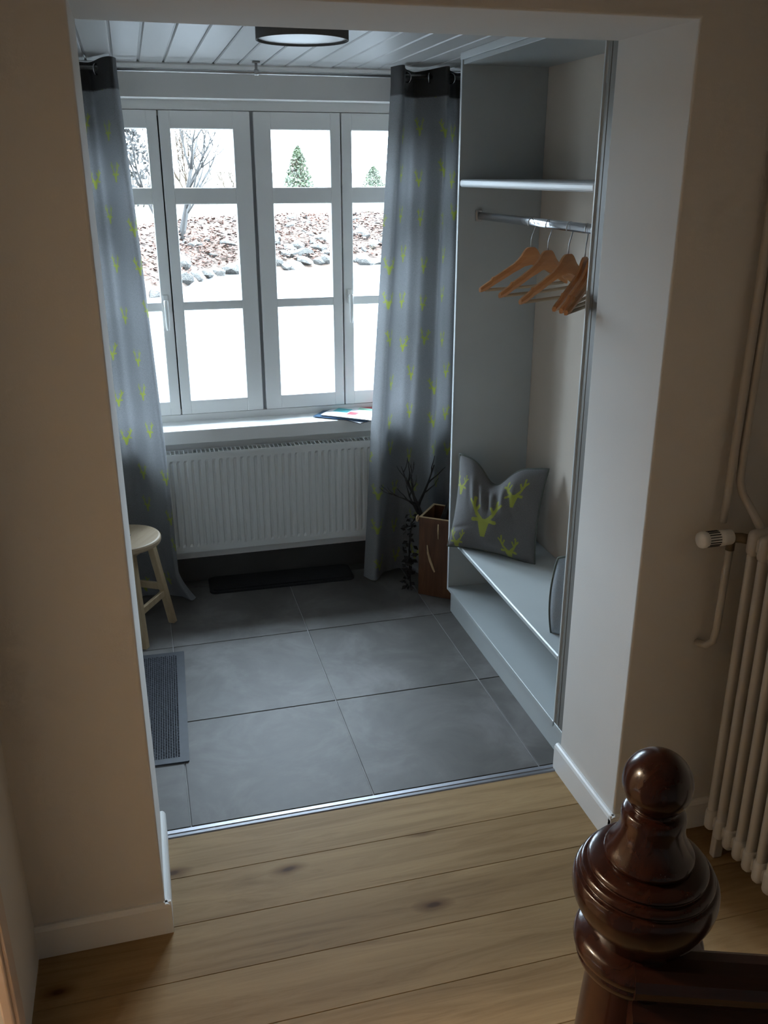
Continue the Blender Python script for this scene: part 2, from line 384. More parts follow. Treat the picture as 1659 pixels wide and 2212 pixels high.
st(box('baseboard_window', EXL, EXR, YW-.010, YW, 0, .125, 'skirt_tile', None, .001), 'dark stone tile skirting under the panel radiator', 'baseboard')
# entry walls: window wall with niche
NX0, NX1, NZ0, NZ1 = -.915, .835, .765, 2.25
bm = bmesh.new()
for b in [(EXL-.1, NX0, YW, YW+.36, 0, ZC+.1), (NX1, EXR+.1, YW, YW+.36, 0, ZC+.1), (NX0, NX1, YW, YW+.36, NZ1, ZC+.1), (NX0, NX1, YW, YW+.36, 0, NZ0)]: bx(bm, *b)
bmesh.ops.remove_doubles(bm, verts=bm.verts, dist=1e-5)
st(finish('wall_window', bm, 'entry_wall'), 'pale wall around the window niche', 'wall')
FDY0, FDY1, FDZ = -.31, .61, 2.06
bm = bmesh.new(); prism(bm, [(YI, 0), (FDY0, 0), (FDY0, FDZ), (FDY1, FDZ), (FDY1, 0), (YW, 0), (YW, ZC+.1), (YI, ZC+.1)], EXL-.1, EXL, 'x')
st(finish('wall_entry_left', bm, 'entry_wall'), 'entry room wall hidden left of the passage', 'wall')
fd = thing('door_2', 'white panelled front door in the hidden left entry wall', 'door', (EXL-.05, (FDY0+FDY1)/2, 0), 0, None, 'structure')
hw_ = (FDY1-FDY0)/2
bm = bmesh.new()
for b in ((-.03, .03, -hw_, -hw_+.05, 0, FDZ), (-.03, .03, hw_-.05, hw_, 0, FDZ), (-.03, .03, -hw_+.05, hw_-.05, FDZ-.05, FDZ)): bx(bm, *b)
finish('frame', bm, 'frame', fd)
bm = bmesh.new(); a_ = hw_-.052; GZ0, GZ1 = 1.05, 1.85; gh = .12
for b in ((-.022, .022, -a_, -gh, .01, FDZ-.052), (-.022, .022, gh, a_, .01, FDZ-.052), (-.022, .022, -gh, gh, .01, GZ0), (-.022, .022, -gh, gh, GZ1, FDZ-.052)): bx(bm, *b)
leaf = finish('door_leaf', bm, 'frame', fd)
bm = bmesh.new(); bx(bm, -.008, .008, -gh, gh, GZ0, GZ1); finish('door_panel', bm, 'frame', leaf)
bm = bmesh.new(); tube(bm, [(.022, -a_+.05, 1.03), (.07, -a_+.05, 1.03), (.07, -a_+.17, 1.03)], .009, 10); finish('handle', bm, 'steel', leaf)
st(box('wall_entry_right', EXR, EXR+.1, YI, YW, 0, ZC+.1, 'entry_wall'), 'entry room wall behind the coat closet', 'wall')
# boarded ceiling
ce = st(box('ceiling_entry', EXL-.1, EXR+.1, YI, YW, ZC+.012, ZC+.1, 'entry_wall'), 'white boarded ceiling of the entry room', 'ceiling')
bw = .103; x = EXL; bmesh_b = None
while x < EXR-.01:
    if bmesh_b is None:
        bm = bmesh.new()
        L = YW-YI
        prism(bm, [(-bw/2+.0065, .008), (-bw/2+.0065, .004), (-bw/2+.010, 0), (bw/2-.003, 0), (bw/2, .004), (bw/2, .012), (-bw/2, .012), (-bw/2, .008)], 0, L, 'y')
        o = finish('ceiling_board', bm, 'board', ce); bmesh_b = o.data
    else:
        o = bpy.data.objects.new('ceiling_board', bmesh_b); COL.objects.link(o); o.parent = ce
    o.location = (x+bw/2, YI, ZC); x += bw
# cove moulding at window wall
bm = bmesh.new(); prism(bm, [(YW, ZC), (YW-.022, ZC), (YW-.022, ZC-.006), (YW-.008, ZC-.022), (YW, ZC-.024)], EXL, EXR, 'x'); st(finish('trim_2', bm, 'frame'), 'thin white moulding where boarded ceiling meets window wall', 'moulding')
# window sill
bm = bmesh.new(); bx(bm, NX0-.03, NX1+.03, YW-.045, YW+.001, .735, .802, .004); bx(bm, NX0, NX1, YW-.02, YG+.0, .765, .802)
st(finish('trim_3', bm, 'sill'), 'deep white window sill above the panel radiator', 'window sill')

# windows: two double casements
def make_window(name, xc, label, handle_on):
    w = thing(name, label, 'window', (xc, YG, .802), 0, None, 'structure')
    sw = .409; z0, z1 = .036, 1.405      # local z
    fw_, fz = sw+.004, z1
    bm = bmesh.new()   # fixed frame behind the sashes
    X = sw+.042
    s_out = -1 if xc < -.042 else 1
    xa_, xb_ = (-X, sw+.002) if s_out < 0 else (-sw-.002, X)
    bx(bm, xa_, xb_, .012, .07, 0, z0+.02); bx(bm, xa_, xb_, .012, .07, z1-.02, 2.25-.802)
    bx(bm, xa_, xb_, -.006, .012, 0, z0-.003); bx(bm, xa_, xb_, -.006, .012, z1+.003, 2.25-.802)
    bx(bm, min(s_out*(sw+.003), s_out*X), max(s_out*(sw+.003), s_out*X), -.006, .07, 0, 2.25-.802)
    bx(bm, -s_out*(sw+.004) if s_out < 0 else -(sw+.004), (sw+.004) if s_out < 0 else -(sw-.02), .03, .07, 0, z1) if False else None
    finish('frame', bm, 'frame', w)
    bm = bmesh.new(); bx(bm, -.012, .012, .02, .06, z0, z1); finish('seal', bm, 'gap', w)
    for s in (-1, 1):
        bm = bmesh.new()
        xa, xb = (-sw+.0, -.0028) if s < 0 else (.0028, sw)
        if s > 0 and s_out < 0: xb -= .006
        if s < 0 and s_out > 0: xa += .006
        # pane columns measured: inset from outer edge .086, from meeting edge .052
        pa, pb = (-sw+.084, -.0518) if s < 0 else (.0518, sw-.084)
        rows = [(.906-.802, 1.340-.802), (1.381-.802, 1.815-.802), (1.886-.802, 2.133-.802)]
        d0, d1_ = -.016, .045
        bx(bm, xa, pa, d0, d1_, z0, z1, .004); bx(bm, pb, xb, d0, d1_, z0, z1, .004)
        zs = [z0]+[v for r_ in rows for v in r_]+[z1]
        for a, b in zip(zs[::2], zs[1::2]): bx(bm, pa-.003, pb+.003, d0+.001, d1_-.001, a, b, .004)
        sash = finish('sash', bm, 'frame', w)
        for (a, b) in rows:
            bm = bmesh.new(); bx(bm, pa-.004, pb+.004, .012, .018, a-.004, b+.004); finish('pane', bm, 'glass', sash)
        if s == handle_on:
            hx = xb-.028 if s < 0 else xa+.028
            hz = 1.382-.802
            bm = bmesh.new(); bx(bm, hx-.013, hx+.013, d0-.008, d0, hz-.035, hz+.035, .005); 
            tube(bm, [(hx, d0-.004, hz), (hx, d0-.032, hz)], .009, 10)
            finish('handle_plate', bm, 'plastic', sash)
            bm = bmesh.new(); tube(bm, [(hx, d0-.036, hz+.012), (hx, d0-.038, hz-.02), (hx, d0-.044, hz-.06), (hx, d0-.040, hz-.10), (hx, d0-.034, hz-.125)], [.010, .0105, .0095, .0085, .007], 10)
            finish('handle', bm, 'plastic', sash, True)
    return w
make_window('window_1', -.042-.411, 'white double casement window beside the left curtain', -1)
make_window('window_2', -.042+.411, 'white double casement window beside the right curtain', 1)
st(box('trim_4', -.052, -.032, YG+.004, YG+.05, .84, 2.205, 'grey_joint'), 'narrow grey joint post between the two casement windows', 'joint')

# ================================================================== COAT CLOSET
XC, XB = .673, 1.032; CY0, CY1 = -.535, .607; TH = .017
cl = thing('coat_closet', 'grey blue built-in coat closet with bench seat and hanging rail', 'closet', (XC, 0, 0))
def cpart(name, x0, x1, y0, y1, z0, z1, m='closet', bev=.0015):
    bm = bmesh.new(); bx(bm, x0-XC, x1-XC, y0, y1, z0, z1, bev, 1); return finish(name, bm, m, cl)
cpart('side_panel', XC+.001, XB, CY1, CY1+TH-.0, .13, 2.354)
e = cpart('edge_band', XC-.001, XC+.001, CY1, CY1+TH, .115, 2.354, 'closet_edge', 0); 
cpart('side_panel', XC+.006, XB, CY0-TH, CY0, .11, 2.354)
cpart('edge_band', XC, XC+.006, CY0-.006, CY0, .115, 2.354, 'closet_edge', 0)
cpart('filler_strip', XC+.001, XC+.03, YI+.002, CY0-.042, .132, 2.354, 'taupe')
cpart('filler_strip', XC+.003, XC+.028, CY0-.036, CY0-.019, .132, 2.354, 'taupe')
cpart('back_panel', XB, XB+.012, CY0-TH, CY1+TH, .0, 2.354, 'closet_back')
cpart('top_panel', XC+.004, XB, CY0, CY1, 2.337, 2.354)
cpart('fascia', XC-.004, XC+.018, YI+.002, CY1+TH, 2.354, ZC-.0005, 'closet_edge')
cpart('lower_shelf', XC, XB, YI+.004, CY1+TH*.2, .113, .131, 'closet')
cpart('plinth', XC+.017, XC+.035, YI+.004, CY1+.012, 0, .113)
cpart('bench_seat', XC+.0, XB, CY0, CY1, .372, .394, 'closet', .004)
bm = bmesh.new(); bx(bm, .004-.004, XB-XC, CY0, CY1-.0, 1.896, 1.925, .01, 3); finish('hat_shelf', bm, 'closet_edge', cl)
# hanging rail
rl = bmesh.new(); 
tube(rl, [(.758-XC, CY0, 1.787), (.758-XC, CY1, 1.787)], .0075, 16)
for v in rl.verts: v.co.z = 1.787+(v.co.z-1.787)*2.0
finish('hanging_rail', rl, 'chrome', cl)
for yy in (CY0, CY1-.012):
    bm = bmesh.new(); bx(bm, .758-XC-.014, .758-XC+.014, yy, yy+.012, 1.765, 1.81, .004); finish('rail_socket', bm, 'steel', cl)

# ================================================================== helper to evaluate the stag print
def seg_d(px, py, a, b):
    ax, ay = a; bx_, by = b; dx, dy = bx_-ax, by-ay; L = dx*dx+dy*dy
    t = np.clip(((px-ax)*dx+(py-ay)*dy)/L, 0, 1)
    return np.hypot(px-ax-t*dx, py-ay-t*dy)
def stag(px, py):
    """1 inside an abstract antlered head, unit box"""
    ax = np.abs(px)
    hw = .07+(.20-.07)*np.clip((py+.5)/.42, 0, 1)
    head = (py > -.5) & (py < -.04) & (ax < hw)
    d = seg_d(ax, py, (.10, -.06), (.26, .08)); w = .055
    m = d < w
    for a, b, w in (((.26, .08), (.38, .28), .05), ((.38, .28), (.36, .5), .042), ((.30, .15), (.20, .34), .038), ((.38, .28), (.50, .38), .038), ((.17, -.08), (.36, -.10), .05)):
        m |= seg_d(ax, py, a, b) < w
    return (head | m).astype(float)
def stag_lattice(u, v, cu, cv, su, sv, seed=0):
    """repeat of heads on cloth (u across, v up)"""
    j = np.floor(v/cv); uu = u+cu*.5*(j % 2)+.31*cu*np.sin(j*2.1+seed)
    i = np.floor(uu/cu)
    vv = v+cv*.16*np.sin(i*3.7+j*1.3+seed)
    lu = (uu/cu-i-.5)*cu; lv = (v/cv-j-.5)*cv+cv*.14*np.sin(i*3.7+j*1.3+seed)
    return stag(lu/su, lv/sv)
def attr(me, name, vals):
    a = me.attributes.new(name, 'FLOAT', 'POINT'); a.data.foreach_set('value', np.asarray(vals, dtype=np.float32))
def grid_mesh(name, V, nu, nv, m, parent=None, vals=None, wrap=False, smooth=True):
    idx = np.arange(nu*nv).reshape(nv, nu)
    f = np.stack([idx[:-1, :-1], idx[:-1, 1:], idx[1:, 1:], idx[1:, :-1]], -1).reshape(-1, 4)
    me = bpy.data.meshes.new(name); me.from_pydata(V.reshape(-1, 3).tolist(), [], f.tolist())
    me.materials.append(MT[m] if isinstance(m, str) else m)
    if smooth: me.polygons.foreach_set('use_smooth', np.ones(len(me.polygons), dtype=bool))
    if vals is not None: attr(me, 'print', vals.reshape(-1))
    o = bpy.data.objects.new(name, me); COL.objects.link(o)
    if parent: o.parent = parent
    return o

# ================================================================== CURTAINS
YR = 1.11; ZROD = 2.338
def curtain(label, xa, xb, edge, peak, lam, A, seed, side):
    """xa..xb at the rod; edge(z)->shift of the window-side edge; side=+1 window lies to +x"""
    root = thing('curtain', label, 'curtain', ((xa+xb)/2, YR, 0), 0, 'eyelet curtains at the window')
    ox = (xa+xb)/2
    nu, nv = 260, 620
    s = np.linspace(0, 1, nu); xt = xa+(xb-xa)*s
    th = 2*PI*(xt-peak)/lam
    yt = -A*np.cos(th)
    u = np.concatenate([[0], np.cumsum(np.hypot(np.diff(xt), np.diff(yt)))])
    def surf(z):
        t = np.clip((2.34-z)/2.34, 0, 1)[:, None]; zz = z[:, None]
        fr = s[None, :] if side > 0 else 1-s[None, :]
        sh = np.array([edge(q) for q in z])[:, None]
        X = xt[None, :]+sh*fr**1.2
        Aa = A*(1-.28*t+.10*np.sin(3.1*t*2+seed))
        Y = -Aa*(np.cos(th)+.22*np.cos(2*th))[None, :]+.009*np.cos(3*th[None, :]+seed+.8*t)+.012*t*np.sin(2*th[None, :]+seed+2.4*t)+.006*np.sin(5*zz+th[None, :]*.5+seed)*t
        X = X+.012*t*np.sin(th[None, :]+1.3*seed+2.0*t)
        return X-ox, Y
    def build(name, z, m, pr):
        X, Y = surf(z); Z = np.repeat(z[:, None], nu, 1)
        # lift of the cloth between eyelets at the very top
        top = np.clip((Z-ZROD)/.045, 0, 1)
        Z = Z+top*.012*(-np.cos(th))[None, :]*-1*.6
        V = np.stack([X, Y, Z], -1)
        vals = None
        if pr: vals = stag_lattice(np.repeat(u[None, :], len(z), 0), np.repeat(z[:, None], nu, 1), .150, .185, .052, .074, seed)
        return grid_mesh(name, V, nu, len(z), m, root, vals)
    zc = np.linspace(2.262, .006, nv)
    c = build('cloth', zc, 'curtain', True)
    h = build('header', np.linspace(2.368, 2.258, 40), 'header', False)
    # eyelets where the cloth crosses the rod
    k0 = math.ceil((xa-peak)/lam*2-.5); 
    for q in range(-6, 8):
        xe = peak+(q+.5)*lam/2
        if xa+.01 < xe < xb-.01:
            bm = bmesh.new()
            pts = [(0, .019*math.cos(a), .019*math.sin(a)) for a in np.linspace(0, 2*PI, 25)]
            tube(bm, pts, .0035, 8, False)
            sl = 1 if q % 2 == 0 else -1
            o = finish('eyelet', bm, 'chrome', h, True, (xe-ox, 0, ZROD-.004), (0, 0, sl*.55))
    return root
eL = lambda z: .0 if z > 2.3 else (.055*min(1, (2.3-z)/1.5)+.02*max(0, (0.85-z)/.85)+ (.075*max(0, (.16-z)/.16)**1.5))
eR = lambda z: .0 if z > 2.3 else -(.085*min(1, (2.3-z)/1.5)+.04*max(0, (.85-z)/.85))
curtain('grey curtain with yellow stag heads hanging beside the wooden stool', -.94, -.606, eL, -.635, .2, .072, .7, 1)
curtain('grey curtain with yellow stag heads hanging beside the coat closet', .520, .935, eR, .552, .2, .072, 2.9, -1)
# rod
rod = thing('curtain_rod', 'thin steel curtain rod hung below the boarded ceiling', 'curtain rod', (-.05, YR, ZROD))
bm = bmesh.new(); tube(bm, [(-1.05, 0, 0), (1.05, 0, 0)], .008, 14); finish('rod', bm, 'steel', rod)
for xx in (0, -.98, 1.0):
    bm = bmesh.new(); bx(bm, xx-.016, xx+.016, -.012, .012, .034, .0415, .002); tube(bm, [(xx, 0, .036), (xx, 0, .004)], .006, 10); tube(bm, [(xx-.009, 0, 0), (xx+.009, 0, 0)], .0115, 14)
    finish('bracket', bm, 'steel', rod)

# ================================================================== PANEL RADIATOR
RX0, RX1, RZ0, RZ1, RY = -.64, .555, .196, .703, 1.185
ra = thing('panel_radiator', 'white ribbed panel radiator under the window sill', 'radiator', ((RX0+RX1)/2, RY, RZ0))
cxr = (RX0+RX1)/2; Wd = RX1-RX0; Ht = RZ1-RZ0
pitch = .0333; nr = int((Wd-.05)/pitch)
xsr = [-Wd/2]; prof = [0.0]
x0r = -nr*pitch/2
ribx = []
pts = [(-Wd/2, 0)]
for i in range(nr):
    a = x0r+i*pitch
    pts += [(a+.004, 0), (a+.009, .009), (a+.017, .009), (a+.022, 0)]
pts.append((Wd/2, 0))
bm = bmesh.new()
zz = [.0, .028, .040, Ht-.046, Ht-.034, Ht-.004]
lv = [0, 0, 1, 1, 0, 0]
rows = []
for z, l in zip(zz, lv): rows.append([bm.verts.new((x, y*l, z)) for x, y in pts])
for a, b in zip(rows, rows[1:]):
    for i in range(len(pts)-1): bm.faces.new((a[i], a[i+1], b[i+1], b[i]))
bmesh.ops.recalc_face_normals(bm, faces=bm.faces)
rp = finish('front_panel', bm, 'rad', ra)
so = rp.modifiers.new('t', 'SOLIDIFY'); so.thickness = .0015; so.offset = 0
bm = bmesh.new(); bx(bm, -Wd/2, -Wd/2+.002, 0, .07, 0, Ht-.002); bx(bm, Wd/2-.002, Wd/2, 0, .07, 0, Ht-.002); bx(bm, -Wd/2, Wd/2, .05, .058, .0, Ht-.01); finish('casing', bm, 'rad', ra)
bm = bmesh.new()
bx(bm, -Wd/2, Wd/2, -.001, .004, Ht-.012, Ht, .001); bx(bm, -Wd/2, Wd/2, .066, .070, Ht-.012, Ht, .001)
for i in range(58):
    a = -Wd/2+.01+i*(Wd-.02)/57; bx(bm, a-.003, a+.003, .004, .066, Ht-.006, Ht-.002)
finish('top_grille', bm, 'rad', ra)
for sx_ in (-.4, .4):
    bm = bmesh.new(); bx(bm, sx_-.02, sx_+.02, .058, .0935, .05, .45); finish('wall_bracket', bm, 'steel', ra)
bm = bmesh.new(); tube(bm, [(Wd/2-.06, .035, 0), (Wd/2-.06, .035, -.10), (Wd/2-.06, .045, -.12), (Wd/2-.06, .093, -.12)], .008, 10); finish('supply_pipe', bm, 'rad', ra)

# ================================================================== MATS
m2o = thing('doormat', 'black doormat lying under the panel radiator', 'mat', (-.03, 1.175, 0), -.02)
def rrect(w, d, r, n=6):
    pts = []
    for cx_, cy_, a0 in ((w/2-r, d/2-r, 0), (-w/2+r, d/2-r, PI/2), (-w/2+r, -d/2+r, PI), (w/2-r, -d/2+r, 1.5*PI)):
        for i in range(n+1):
            a = a0+i*PI/2/n; pts.append((cx_+r*math.cos(a), cy_+r*math.sin(a)))
    return pts
bm = bmesh.new(); prism(bm, rrect(.73, .185, .03), 0, .010, 'z'); finish('backing', bm, 'mat_black', m2o)
bm = bmesh.new(); prism(bm, rrect(.70, .155, .02), .008, .018, 'z'); finish('pile', bm, 'mat_black', m2o)
m1o = thing('entrance_mat', 'dark blue grey ribbed entrance mat at the left passage edge', 'mat', (-.87, .155, 0), -.035)
bm = bmesh.new(); prism(bm, rrect(.60, .80, .006), 0, .006, 'z'); finish('rubber_border', bm, 'mat_rubber', m1o)
bm = bmesh.new()
nx, ny = 62, 84
for i in range(nx):
    for j in range(ny):
        cx_, cy_ = -.265+.53*i/(nx-1), -.365+.73*j/(ny-1)
        hh = .010 if (i+j) % 2 else .0075
        a = .0036
        vs = [bm.verts.new((cx_-a, cy_-a, .006)), bm.verts.new((cx_+a, cy_-a, .006)), bm.verts.new((cx_+a, cy_+a, .006)), bm.verts.new((cx_-a, cy_+a, .006)), bm.verts.new((cx_, cy_, hh+.001))]
        for q in range(4): bm.faces.new((vs[q], vs[(q+1) % 4], vs[4]))
MT['mat_loop'] = mat('ribbed_mat_loop', (.062, .068, .082), .9, .35, 90, .3, 400)
pile = finish('ribbed_pile', bm, 'mat_loop', m1o); pile['kind'] = 'stuff'

# ================================================================== STOOL
stl = thing('wooden_stool', 'small round pale wooden stool in front of the left curtain', 'stool', (-.765, .80, 0), math.atan2(.222, .130))
bm = bmesh.new()
R_ = .158
lathe(bm, [(0.0, .432), (R_-.012, .432), (R_-.002, .436), (R_, .442), (R_, .454), (R_-.003, .460), (R_-.01, .4625), (0.0, .4625)], 56, None, 0, False)
bmesh.ops.remove_doubles(bm, verts=bm.verts, dist=3e-4)
seat = finish('seat', bm, 'pine', stl)
seat.data.polygons.foreach_set('use_smooth', np.zeros(len(seat.data.polygons), dtype=bool))
bm = bmesh.new(); lathe(bm, [(.0, .4622), (.012, .4622), (.012, .4632), (0, .4632)], 20, Matrix.Translation((.02, -.01, 0)), 0, False); finish('hole_shade_disc', bm, 'dark', seat)  # raised dark disc, its black stands in for the shade inside a hole
fr, tr_ = .1285, .078
leg_m = None
for sx_ in (-1, 1):
    for sy_ in (-1, 1):
        bm = bmesh.new(); hw = .0155
        a = [(sx_*tr_, sy_*tr_, .434)]; b = [(sx_*fr, sy_*fr, 0)]
        T = [bm.verts.new((sx_*tr_+dx*hw, sy_*tr_+dy*hw, .434)) for dx, dy in ((-1, -1), (1, -1), (1, 1), (-1, 1))]
        B = [bm.verts.new((sx_*fr+dx*hw, sy_*fr+dy*hw, 0)) for dx, dy in ((-1, -1), (1, -1), (1, 1), (-1, 1))]
        for q in range(4): bm.faces.new((B[q], B[(q+1) % 4], T[(q+1) % 4], T[q]))
        bm.faces.new(T); bm.faces.new(B[::-1])
        bmesh.ops.bevel(bm, geom=list(bm.edges), offset=.003, segments=1, affect='EDGES')
        finish('leg', bm, 'pine_z', stl)
def lerp(a, b, t): return a+(b-a)*t
for zz_, ax_ in ((.16, 'x'), (.19, 'y')):
    r_ = lerp(fr, tr_, zz_/.434)
    for s_ in (-1, 1):
        bm = bmesh.new()
        if ax_ == 'x': bx(bm, -r_, r_, s_*r_-.008, s_*r_+.008, zz_-.016, zz_+.016, .002, 1)
        else: bx(bm, s_*r_-.008, s_*r_+.008, -r_, r_, zz_-.016, zz_+.016, .002, 1)
        finish('stretcher', bm, 'pine_z', stl)
for s_ in (-1, 1):
    bm = bmesh.new(); bx(bm, -.11, .11, s_*tr_-.012, s_*tr_+.012, .405, .434, .002, 1); finish('seat_batten', bm, 'pine', stl)

# ================================================================== CEILING LAMP
cl_ = thing('ceiling_lamp', 'round drum ceiling lamp with dark shade and white diffuser', 'lamp', (-.095, -.20, ZC))
bm = bmesh.new(); R0 = .131
lathe(bm, [(R0-.004, 0), (R0, 0), (R0, -.082), (R0-.004, -.082), (R0-.004, 0)], 64, None, 0, False); finish('drum_shade', bm, 'lampshade', cl_)
bm = bmesh.new(); lathe(bm, [(0, -.074), (R0-.018, -.0765), (R0-.006, -.076), (R0-.0045, -.073), (R0-.0045, -.066), (0, -.066)], 64, None, 0, False); finish('diffuser', bm, 'diffuser', cl_, True)

# ================================================================== HANGERS
def make_hanger(name, label):
    """local: hook centre over rail at origin, arms along x, hangs down -z"""
    h = thing(name, label, 'hanger', (0, 0, 0), 0, 'wooden hangers on the closet rail')
    # shoulder yoke outline (x,z), half, neck at z=-.088
    top = [(0, -.085), (.018, -.086), (.032, -.096), (.048, -.116), (.075, -.136), (.12, -.158), (.165, -.180), (.172, -.178), (.178, -.190), (.205, -.203), (.222, -.214)]
    bot = [(.220, -.228), (.200, -.224), (.165, -.206), (.12, -.186), (.08, -.168), (.05, -.158), (.03, -.150), (.0, -.146)]
    out = top+bot
    full = out+[(-x_, z_) for x_, z_ in out[::-1] if x_ > 1e-6]
    bm = bmesh.new()
    def y_at(x_): return .020*(abs(x_)/.22)**2
    th = .0065
    # build as strip of quads between top and bottom curves
    tx = np.array([p_[0] for p_ in top]); tz = np.array([p_[1] for p_ in top])
    bxx = np.array([p_[0] for p_ in bot[::-1]]); bz = np.array([p_[1] for p_ in bot[::-1]])
    xs_ = np.linspace(-.221, .221, 61)
    tz_ = np.interp(np.abs(xs_), tx, tz); bz_ = np.interp(np.abs(xs_), bxx, bz)
    rings = []
    for x_, a, b in zip(xs_, tz_, bz_):
        y_ = y_at(x_); m_ = (a+b)/2
        rings.append([bm.verts.new(c) for c in ((x_, y_-th*.6, a), (x_, y_+th*.6, a), (x_, y_+th, m_), (x_, y_+th*.6, b), (x_, y_-th*.6, b), (x_, y_-th, m_))])
    for A_, B_ in zip(rings, rings[1:]):
        for q in range(6): bm.faces.new((A_[q], A_[(q+1) % 6], B_[(q+1) % 6], B_[q]))
    bm.faces.new(rings[0][::-1]); bm.faces.new(rings[-1])
    bmesh.ops.recalc_face_normals(bm, faces=bm.faces)
    finish('shoulder', bm, 'beech', h)
    bm = bmesh.new(); tube(bm, [(-.198, .017, -.222), (0, .012, -.224), (.198, .017, -.222)], .0055, 10); finish('trouser_bar', bm, 'pine', h)
    bm = bmesh.new(); bx(bm, -.198, .198, .010, .022, -.2275, -.221) if False else None
    pts_ = [(.0, 0, -.088), (.0, 0, -.058)]
    pts_ += [(.004, 0, -.045), (.010, 0, -.034)]
    for a in np.linspace(-40, 200, 17): pts_.append((-.0+.0205*math.cos(math.radians(a)), 0, -.0055+.0205*math.sin(math.radians(a))+.0))
    tube(bm, pts_, .0019, 8); finish('hook', bm, 'steel', h)
    return h
hl = ['wooden coat hanger deepest in the closet, leftmost on the rail', 'second wooden coat hanger from the left on the rail', 'third wooden coat hanger from the left, showing slots of light',
      'dark wooden coat hanger in front of the bunch at the right panel', 'wooden coat hanger in the middle of the bunch by the right panel', 'wooden coat hanger nearest the right closet panel']
hy = [(.070, 22), (-.071, 28), (-.228, 30), (-.345, 47), (-.385, 48), (-.425, 47)]
h0 = None
for (yy, ang), lb in zip(hy, hl):
    if h0 is None: h0 = make_hanger('coat_hanger', lb); o = h0
    else: o = copy_tree(h0); o['label'] = lb
    o.location = (.758, yy, 1.787); o.rotation_euler = (0, 0, math.radians(ang))

# ================================================================== CUSHIONS
def cushion(name, label, mtl, size, thick, P, xax, yax, zax, prints, chop=0.0, conc=.085):
    root = thing(name, label, 'cushion', P); root['group'] = 'cushions on the bench'
    n = 170; a = np.linspace(-1, 1, n)
    U_, V_ = np.meshgrid(a, a)
    h = size/2
    def pos(U_, V_, sgn):
        x = h*U_*(1-conc*(1-V_**2)); y = h*V_*(1-conc*(1-U_**2))
        prof = np.clip((1-np.abs(U_)**2.2)*(1-np.abs(V_)**2.2), 0, 1)**.5
        z = sgn*thick/2*prof
        if chop:
            g = np.exp(-((U_+.10)/.36)**2)*np.clip((V_+.35)/1.35, 0, 1)**1.4
            y = y-chop*g
            fold = np.exp(-((V_-.42)/.33)**2)*np.exp(-((U_+.10)/.42)**2)
            z = z+sgn*fold*.011*np.sin(U_*26+1.5*V_*3)*prof
            z = z-sgn*.018*g*prof
            z = z+sgn*.006*np.exp(-((V_+.30-.3*U_)/.05)**2)*np.clip(-U_-.35, 0, 1)*prof*-2
        z = z+sgn*.003*prof*np.sin(7*U_+3*V_)*np.cos(5*V_-2*U_)
        x = x-0.0*z
        return x, y, z
    X3 = np.array(xax); Y3 = np.array(yax); Z3 = np.array(zax)
    def world(x, y, z): return x[..., None]*X3+y[..., None]*Y3+z[..., None]*Z3
    ms = []
    vals = np.zeros_like(U_)
    for (cu_, cv_, s_) in prints: vals = np.maximum(vals, stag((U_*h-cu_)/s_, (V_*h-cv_)/(s_*1.25)))
    f = grid_mesh('front_cover', world(*pos(U_, V_, 1)), n, n, mtl, root, vals)
    bk = grid_mesh('back_cover', world(*pos(U_, V_, -1))[:, ::-1], n, n, mtl, root, vals*0)
    t = np.linspace(-1, 1, 40); one = np.ones_like(t)
    loop = [(t, -one), (one, t), (-t, one), (-one, -t)]
    pts_ = []
    for q in loop:
        w_ = world(*pos(q[0][:-1], q[1][:-1], 1)); pts_ += [tuple(v) for v in w_]
    pts_.append(pts_[0])
    bm = bmesh.new(); tube(bm, pts_, .0045, 8, False); finish('piping', bm, 'piping', root, True)
    return root
ex = Vector((.268, -.285, 0)).normalized(); nrm = Vector((-.76, -.65, 0)).normalized(); nrm = Vector((ex.y, -ex.x, 0)).normalized()
if nrm.dot(Vector((-1, -1, 0))) < 0: nrm = -nrm
lean = math.radians(13)
yv = Vector((0, 0, 1))*math.cos(lean)-nrm*math.sin(lean); zv = ex.cross(yv)
if zv.dot(nrm) < 0: zv = -zv
Cc = Vector((.805, .385, .394+.196))
cushion('stag_cushion', 'grey cushion with yellow stag heads propped in the closet corner', 'cushion', .415, .15, Cc, ex, yv, zv,
        [(-.025, -.035, .155), (.10, .095, .10), (-.175, .085, .075), (.10, -.165, .09), (-.16, -.17, .08)], .09)
cushion('plain_cushion', 'blue grey cushion mostly hidden behind the right closet panel', 'cushion_b', .30, .17, Vector((.868, -.415, .394+.148)), Vector((.97, -.24, 0)).normalized(), Vector((0, -.04, 1)).normalized(), Vector((.24, .97, 0)).normalized(), [(0, 9, .1)], 0, -.10)

# ================================================================== MAGAZINES
def magazine(label, loc, rz, blocks, cover, th, tilt=0):
    m_ = thing('magazine', label, 'magazine', loc, rz, 'magazines on the window sill')
    bm = bmesh.new(); bx(bm, -.1, .1, -.14, .14, .0006, th-.0006); finish('pages', bm, 'plastic', m_)
    bm = bmesh.new(); bx(bm, -.104, .104, -.145, .145, th-.0006, th); bx(bm, -.104, .104, -.145, .145, 0, .0006); bx(bm, -.1045, -.1035, -.145, .145, 0, th)
    cv = finish('cover', bm, cover, m_)
    for x0, x1, y0, y1, c in blocks:
        bm = bmesh.new(); bx(bm, x0, x1, y0, y1, th, th+.0003); finish('printed_block', bm, c, cv)
    m_.rotation_euler = (0, tilt, rz)
    return m_
MT['p_white'] = mat('glossy_white_paper', (.78, .79, .80), .3, .02, 8)
MT['p_blue'] = mat('blue_print', (.05, .12, .22), .3, .1, 8)
MT['p_teal'] = mat('teal_print', (.05, .42, .46), .3, .1, 8)
MT['p_red'] = mat('red_print', (.55, .07, .09), .3, .1, 8)
